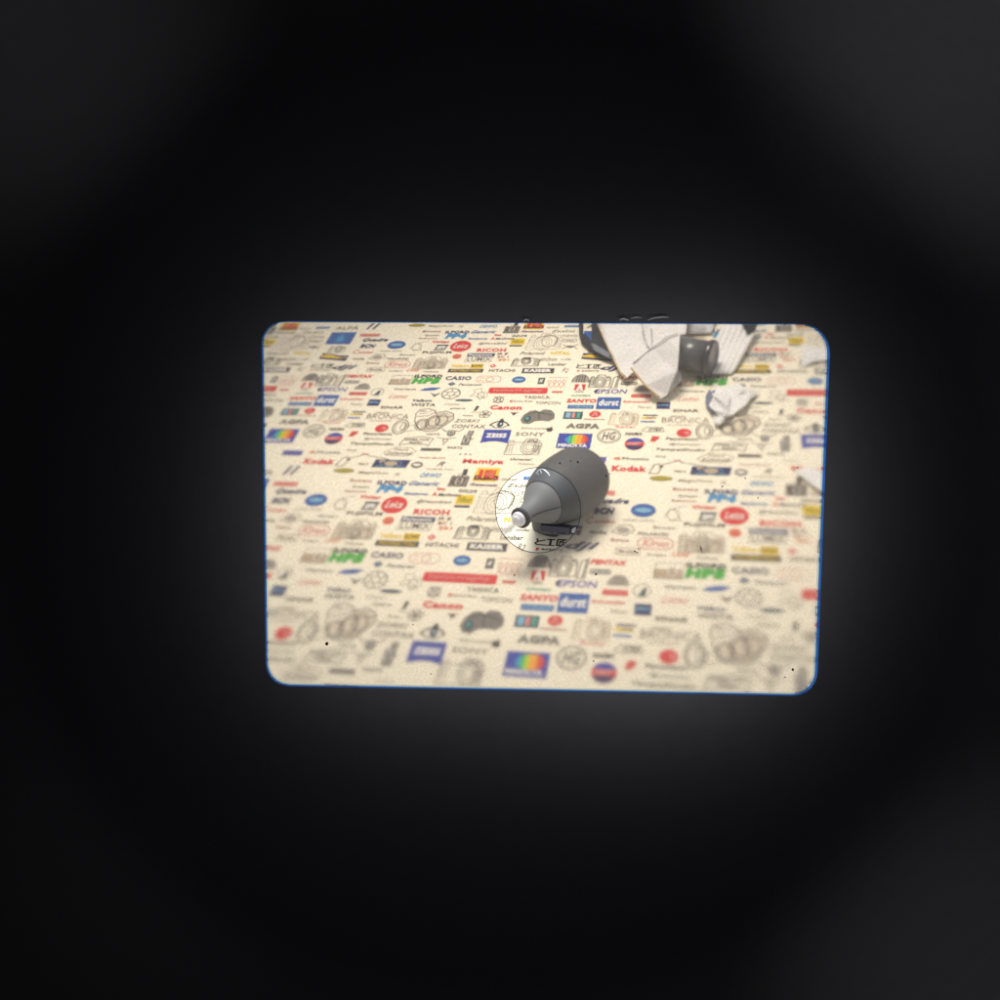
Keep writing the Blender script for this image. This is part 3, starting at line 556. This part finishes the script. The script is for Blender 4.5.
# the short dark stick under the blower
pn = empty('dark_stick', at(560, 531), 'short dark glossy stick lying in front under the black blower', 'stick')
pa = at(540.5, 526.8, .0095); pb = at(570.5, 529.8, .0085); ax = (pb - pa).normalized(); sl = (pb - pa).length
stick_m = mat('stick_dark', (.05, .05, .07, 1), .25, .6)
mesh_obj('stick_body', *lathe([(0, 0), (0, .0022), (.0004, .0026), (sl, .0026), (sl, 0)], pa, ax, 6), stick_m, pn)
qa = at(541, 530.6, .0075); qb = at(570.5, 532.8, .0065); ax2 = (qb - qa).normalized()
mesh_obj('lower_rail', *lathe([(0, 0), (0, .0013), ((qb - qa).length, .0013), ((qb - qa).length, 0)], qa, ax2, 6), mat('rail_grey', (.12, .12, .15, 1), .25, .6), pn)
mesh_obj('stick_cap', *lathe([(0, 0), (0, .0017), (.0026, .0017), (.0026, 0)], pb, ax, 24), mat('stick_steel', (.5, .5, .52, 1), .25, .5, metal=1), pn, True)

# ------------------------------------------------------------------ the viewfinder: mask plate, focusing screen, tunnel
vf = empty('viewfinder', scr(500, 500), 'black viewfinder tunnel with rounded rectangular window and ground glass screen', 'viewfinder')
def rquad(off=(0, 0, 0, 0), rad=(20, 27, 22, 21), n=10):
    """rounded outline of the window; off = left, top, right, bottom, in px of the screen plane"""
    l, t, r, bt = off
    C4 = [(264.5 - l, 322.3 - t), (826.6 + r, 325 - t), (812.2 + r, 692.8 + bt), (269.3 - l, 682.3 + bt)]
    out = []
    for i in range(4):
        p = Vector(C4[i]); a = (Vector(C4[i - 1]) - p).normalized(); c = (Vector(C4[(i + 1) % 4]) - p).normalized()
        R = rad[i] + (l + t) / 2; half = math.acos(max(-1, min(1, a.dot(c)))) / 2; dd = R / math.tan(half)
        s = p + a * dd; e = p + c * dd; cen = p + (a + c).normalized() * (R / math.sin(half))
        a0 = math.atan2(s.y - cen.y, s.x - cen.x); a1 = math.atan2(e.y - cen.y, e.x - cen.x)
        while a1 < a0: a1 += 2 * math.pi
        if a1 - a0 > math.pi: a1 -= 2 * math.pi
        for k in range(n + 1):
            t_ = a0 + (a1 - a0) * k / n; out.append((cen.x + R * math.cos(t_), cen.y + R * math.sin(t_)))
    return out
SX, SY, SR = 538.3, 510.2, 42.6
ANG = [2 * math.pi * k / 360 for k in range(360)]
def radial(outline, cx=SX, cy=SY):
    res = []
    for a in ANG:
        d = (math.cos(a), math.sin(a)); best = None
        for (x0, y0), (x1, y1) in zip(outline, outline[1:] + outline[:1]):
            ex, ey = x1 - x0, y1 - y0; den = d[0] * ey - d[1] * ex
            if abs(den) < 1e-9: continue
            t = ((x0 - cx) * ey - (y0 - cy) * ex) / den; u = ((x0 - cx) * d[1] - (y0 - cy) * d[0]) / den
            if t > 0 and -1e-6 <= u <= 1 + 1e-6 and (best is None or t < best): best = t
        res.append((cx + d[0] * best, cy + d[1] * best))
    return res
def circ(r, cx=SX, cy=SY): return [(cx + r * math.cos(a), cy + r * math.sin(a)) for a in ANG]
def annulus(name, loops, m, parent, closed=True, smooth=False):
    """loops: list of (points, depth); depth d is measured from the camera"""
    vs = []; fs = []; N = len(ANG); k0 = 2 * math.tan(FOV / 2) / 1000 * PD
    for pts, dz in loops:
        for x, y in pts: vs.append(CAM + RT * ((x - 500) * k0) - UP * ((y - 500) * k0) - BK * (PD + dz))
    Ln = len(loops)
    for i in range(Ln if closed else Ln - 1):
        j = (i + 1) % Ln
        for k in range(N):
            k2 = (k + 1) % N; fs.append((i * N + k, i * N + k2, j * N + k2, j * N + k))
    o = mesh_obj(name, vs, fs, m, parent, smooth)
    bm = bmesh.new(); bm.from_mesh(o.data); bmesh.ops.recalc_face_normals(bm, faces=bm.faces[:]); bm.to_mesh(o.data); bm.free()
    return o
# ground glass: lightly frosted, warm tinted, clearer in the middle than at its rim
gm = bpy.data.materials.new('ground_glass'); gm.use_nodes = True; nt = gm.node_tree; nt.nodes.clear()
N_ = nt.nodes.new; out = N_('ShaderNodeOutputMaterial'); rf = N_('ShaderNodeBsdfRefraction'); rf.distribution = 'BECKMANN'; rf.inputs['IOR'].default_value = 1.3
tc = N_('ShaderNodeTexCoord'); n1 = N_('ShaderNodeTexNoise'); n1.inputs['Scale'].default_value = 9500; n1.inputs['Detail'].default_value = 1
mp = N_('ShaderNodeMapRange'); mp.inputs['From Min'].default_value = .3; mp.inputs['From Max'].default_value = .7; mp.inputs['To Min'].default_value = .0; mp.inputs['To Max'].default_value = 1
mixc = N_('ShaderNodeMix'); mixc.data_type = 'RGBA'; mixc.inputs['A'].default_value = (.885, .845, .80, 1); mixc.inputs['B'].default_value = (.98, .95, .92, 1)
nt.links.new(tc.outputs['Object'], n1.inputs['Vector']); nt.links.new(n1.outputs['Fac'], mp.inputs['Value']); nt.links.new(mp.outputs['Result'], mixc.inputs['Factor']); nt.links.new(mixc.outputs['Result'], rf.inputs['Color'])
# roughness from the distance to a point of the pane (upper middle)
vd = N_('ShaderNodeVectorMath'); vd.operation = 'DISTANCE'; nt.links.new(tc.outputs['Object'], vd.inputs[0])
mr = N_('ShaderNodeMapRange'); mr.inputs['From Min'].default_value = .008; mr.inputs['From Max'].default_value = .034; mr.inputs['To Min'].default_value = .035; mr.inputs['To Max'].default_value = .108
nt.links.new(vd.outputs['Value'], mr.inputs['Value']); nt.links.new(mr.outputs['Result'], rf.inputs['Roughness']); tl = N_('ShaderNodeBsdfTranslucent'); tl.inputs['Color'].default_value = (.88, .88, .95, 1); ms = N_('ShaderNodeMixShader'); ms.inputs[0].default_value = .105
nt.links.new(rf.outputs[0], ms.inputs[1]); nt.links.new(tl.outputs[0], ms.inputs[2]); nt.links.new(ms.outputs[0], out.inputs['Surface'])
sharp = scr(520, 320)
hole = circ(SR); rim = radial(rquad())
flare = lambda pts, k: [(500 + (x - 500) * k, 500 + (y - 500) * k) for x, y in pts]
gl = annulus('focusing_screen', [(hole, 0), (rim, 0), (flare(rim, 1.006), .0004), (flare(hole, 1.006), .0004)], gm, vf)
vd.inputs[1].default_value = gl.matrix_world.inverted() @ sharp
def transp(name, c):
    m = bpy.data.materials.new(name); m.use_nodes = True; nt = m.node_tree; nt.nodes.clear()
    o = nt.nodes.new('ShaderNodeOutputMaterial'); t = nt.nodes.new('ShaderNodeBsdfTransparent'); t.inputs[0].default_value = c; nt.links.new(t.outputs[0], o.inputs[0]); return m
def frosted(name, c, k):
    m = transp(name, c); nt = m.node_tree; t = nt.nodes.new('ShaderNodeBsdfTranslucent'); t.inputs[0].default_value = c
    x = nt.nodes.new('ShaderNodeMixShader'); x.inputs[0].default_value = k; tr = [n for n in nt.nodes if n.type == 'BSDF_TRANSPARENT'][0]
    o = [n for n in nt.nodes if n.type == 'OUTPUT_MATERIAL'][0]
    nt.links.new(tr.outputs[0], x.inputs[1]); nt.links.new(t.outputs[0], x.inputs[2]); nt.links.new(x.outputs[0], o.inputs[0]); return m
blue = frosted('blue_fringe_tint', (.07, .27, 1.0, 1), .8); cyan = frosted('pale_fringe_tint', (.80, .95, 1.0, 1), .6)  # tinted strips imitate the blue and pale colour fringe at the window edge
o1 = radial(rquad((1.4, .4, 1.8, 1.6))); o2 = radial(rquad((3.4, 1.5, 4.8, 3.5)))
annulus('pale_fringe', [(rim, 0), (o1, 0)], cyan, gl, closed=False)
annulus('blue_fringe', [(o1, 0), (o2, 0)], blue, gl, closed=False)
ring = mat('ring_dark', (.012, .014, .018, 1), .9, .0)
annulus('spot_ring', [(circ(SR - .3), -.00002), (circ(SR + .35), -.00002), (circ(SR + .35), .0002), (circ(SR - .3), .0002)], ring, gl)

# mask plate with the window, its back edge bevelled
plate = mat('plate_black', (0.0105, 0.0108, 0.0125, 1), .7, .12, noise=.12, scale=900, bump=.05)
wall = plate
CX, CY = 500, 500
pxm = 1 / (2 * math.tan(FOV / 2) / 1000 * PD)
bev = radial(rquad((3.6, 1.7, 5.0, 3.7)))
rplate = [(CX + x - SX, CY + y - SY) for x, y in circ(.031 * pxm)]
annulus('mask_plate', [(flare(o2, 1.05), .0012), (o2, .0001), (bev, -.00006), (rplate, -.0001), (rplate, .0012)], plate, vf)
vs = []; fs = []; N = 128
prf = [(.031, PD - .0001), (.0322, PD - .0001)] + [(.033 + .015 * math.sin(t * math.pi / 60), PD - .0001 - .026 * (1 - math.cos(t * math.pi / 60))) for t in range(31)]
prf += [(.0482, .03), (.0484, .01), (.0486, -.018), (.0484, -.020), (.034, -.0201), (.014, -.0202), (.0138, -.0222), (.050, -.0222), (.0525, -.02), (.0515, PD + .0012), (.034, PD + .0012)]
prf2 = []
for (r0, d0), (r1, d1) in zip(prf[:-1], prf[1:]):
    for q in range(4): prf2.append((r0 + (r1 - r0) * q / 4, d0 + (d1 - d0) * q / 4))
prf2.append(prf[-1])
for r, d in prf2:
    for k in range(N):
        a = 2 * math.pi * k / N; vs.append(CAM + RT * (r * math.cos(a)) + UP * (r * math.sin(a)) - BK * d)
for i in range(len(prf2) - 1):
    for k in range(N):
        k2 = (k + 1) % N; fs.append((i * N + k, i * N + k2, (i + 1) * N + k2, (i + 1) * N + k))
o = mesh_obj('eyepiece_tunnel', vs, fs, wall, vf, True)
bm = bmesh.new(); bm.from_mesh(o.data); bmesh.ops.recalc_face_normals(bm, faces=bm.faces[:]); bm.to_mesh(o.data); bm.free()

# dust on the screen and pale slivers standing in for reflections on the frame edge
dust = mat('dust_dark', (.006, .005, .006, 1), .95, .0); lint = mat('lint_pale', (.35, .34, .36, 1), .9, .1)
rd = random.Random(12)
def speck(px, py, r, m, name='dust_speck', sx=1.0):
    k0 = 2 * math.tan(FOV / 2) / 1000 * PD; c = CAM + RT * ((px - 500) * k0) - UP * ((py - 500) * k0) - BK * (PD - .00008)
    n = 9; vs = []
    for k in range(n):
        a = 2 * math.pi * k / n; q = r * k0 * rd.uniform(.75, 1.2); vs.append(c + RT * (q * sx * math.cos(a)) + UP * (q * math.sin(a)))
    vs.append(c + BK * (.5 * r * k0)); fs = [(k, (k + 1) % n, n) for k in range(n)] + [tuple(range(n))[::-1]]
    return mesh_obj(name, vs, fs, m, gl)
for x, y, r in ((326.8, 643.5, 1.9), (514.5, 575, .8), (745, 478.3, .8), (757.5, 498, .7), (593.5, 661, .8), (792.5, 669.5, 1.3), (784.8, 677, .8), (722, 486.5, .9), (570.5, 461, .9),
                (577.7, 462.2, 1.0), (559.8, 463.3, 1.1), (596, 573.8, .9), (797.5, 467.5, .7), (701.3, 548.5, .7), (413, 624.5, .6), (606.3, 476, .9), (431, 673.7, .6), (595.6, 574.5, .8), (638, 549, .6), (634.8, 551.2, .9), (637, 552.5, .9), (549, 639.3, .7)):
    speck(x, y, r, dust)
for x, y, r in ((569.9, 367.3, .9), (556, 378.8, 1.0), (801, 506.4, .9), (628.5, 345.8, 1.2)): speck(x, y, r, lint, 'bright_speck')
def glint_fibre(pts, w, m, par, name='glint_fibre', lift=.0004):
    k0 = 2 * math.tan(FOV / 2) / 1000 * PD; P = [CAM + RT * ((x - 500) * k0) - UP * ((y - 500) * k0) - BK * (PD - lift) for x, y in pts]; vs = []; fs = []
    for i, p in enumerate(P):
        d = (P[min(i + 1, len(P) - 1)] - P[max(i - 1, 0)]).normalized(); n = d.cross(BK).normalized(); r = w * k0 / 2 * (1 if 0 < i < len(P) - 1 else .4)
        for a in range(5): t = 2 * math.pi * a / 5; vs.append(p + n * (r * math.cos(t)) + BK * (r * math.sin(t)))
    for i in range(len(P) - 1):
        for a in range(5): a2 = (a + 1) % 5; fs.append((i * 5 + a, i * 5 + a2, i * 5 + 5 + a2, i * 5 + 5 + a))
    return mesh_obj(name, vs, fs, m, par, True)
glint_fibre([(700.5, 545), (700.2, 548), (701, 551), (702, 553)], .7, dust, gl, 'dust_fibre', .0001)
lt = mat('glint_grey', (.12, .12, .125, 1), .9, .1)  # pale grey tubes imitate reflections along the window's top edge
glint_fibre([(523.5, 322.5), (525, 320.5), (527.5, 320.6), (529, 322.5)], 1.6, lt, vf)
glint_fibre([(619, 321), (623, 319.5), (628, 321.3)], 2.0, lt, vf)
glint_fibre([(630, 319.5), (636, 318.2), (641, 318.8)], 1.0, lt, vf)
glint_fibre([(647, 321), (653, 319), (661, 318), (668, 318.4)], 1.2, lt, vf)
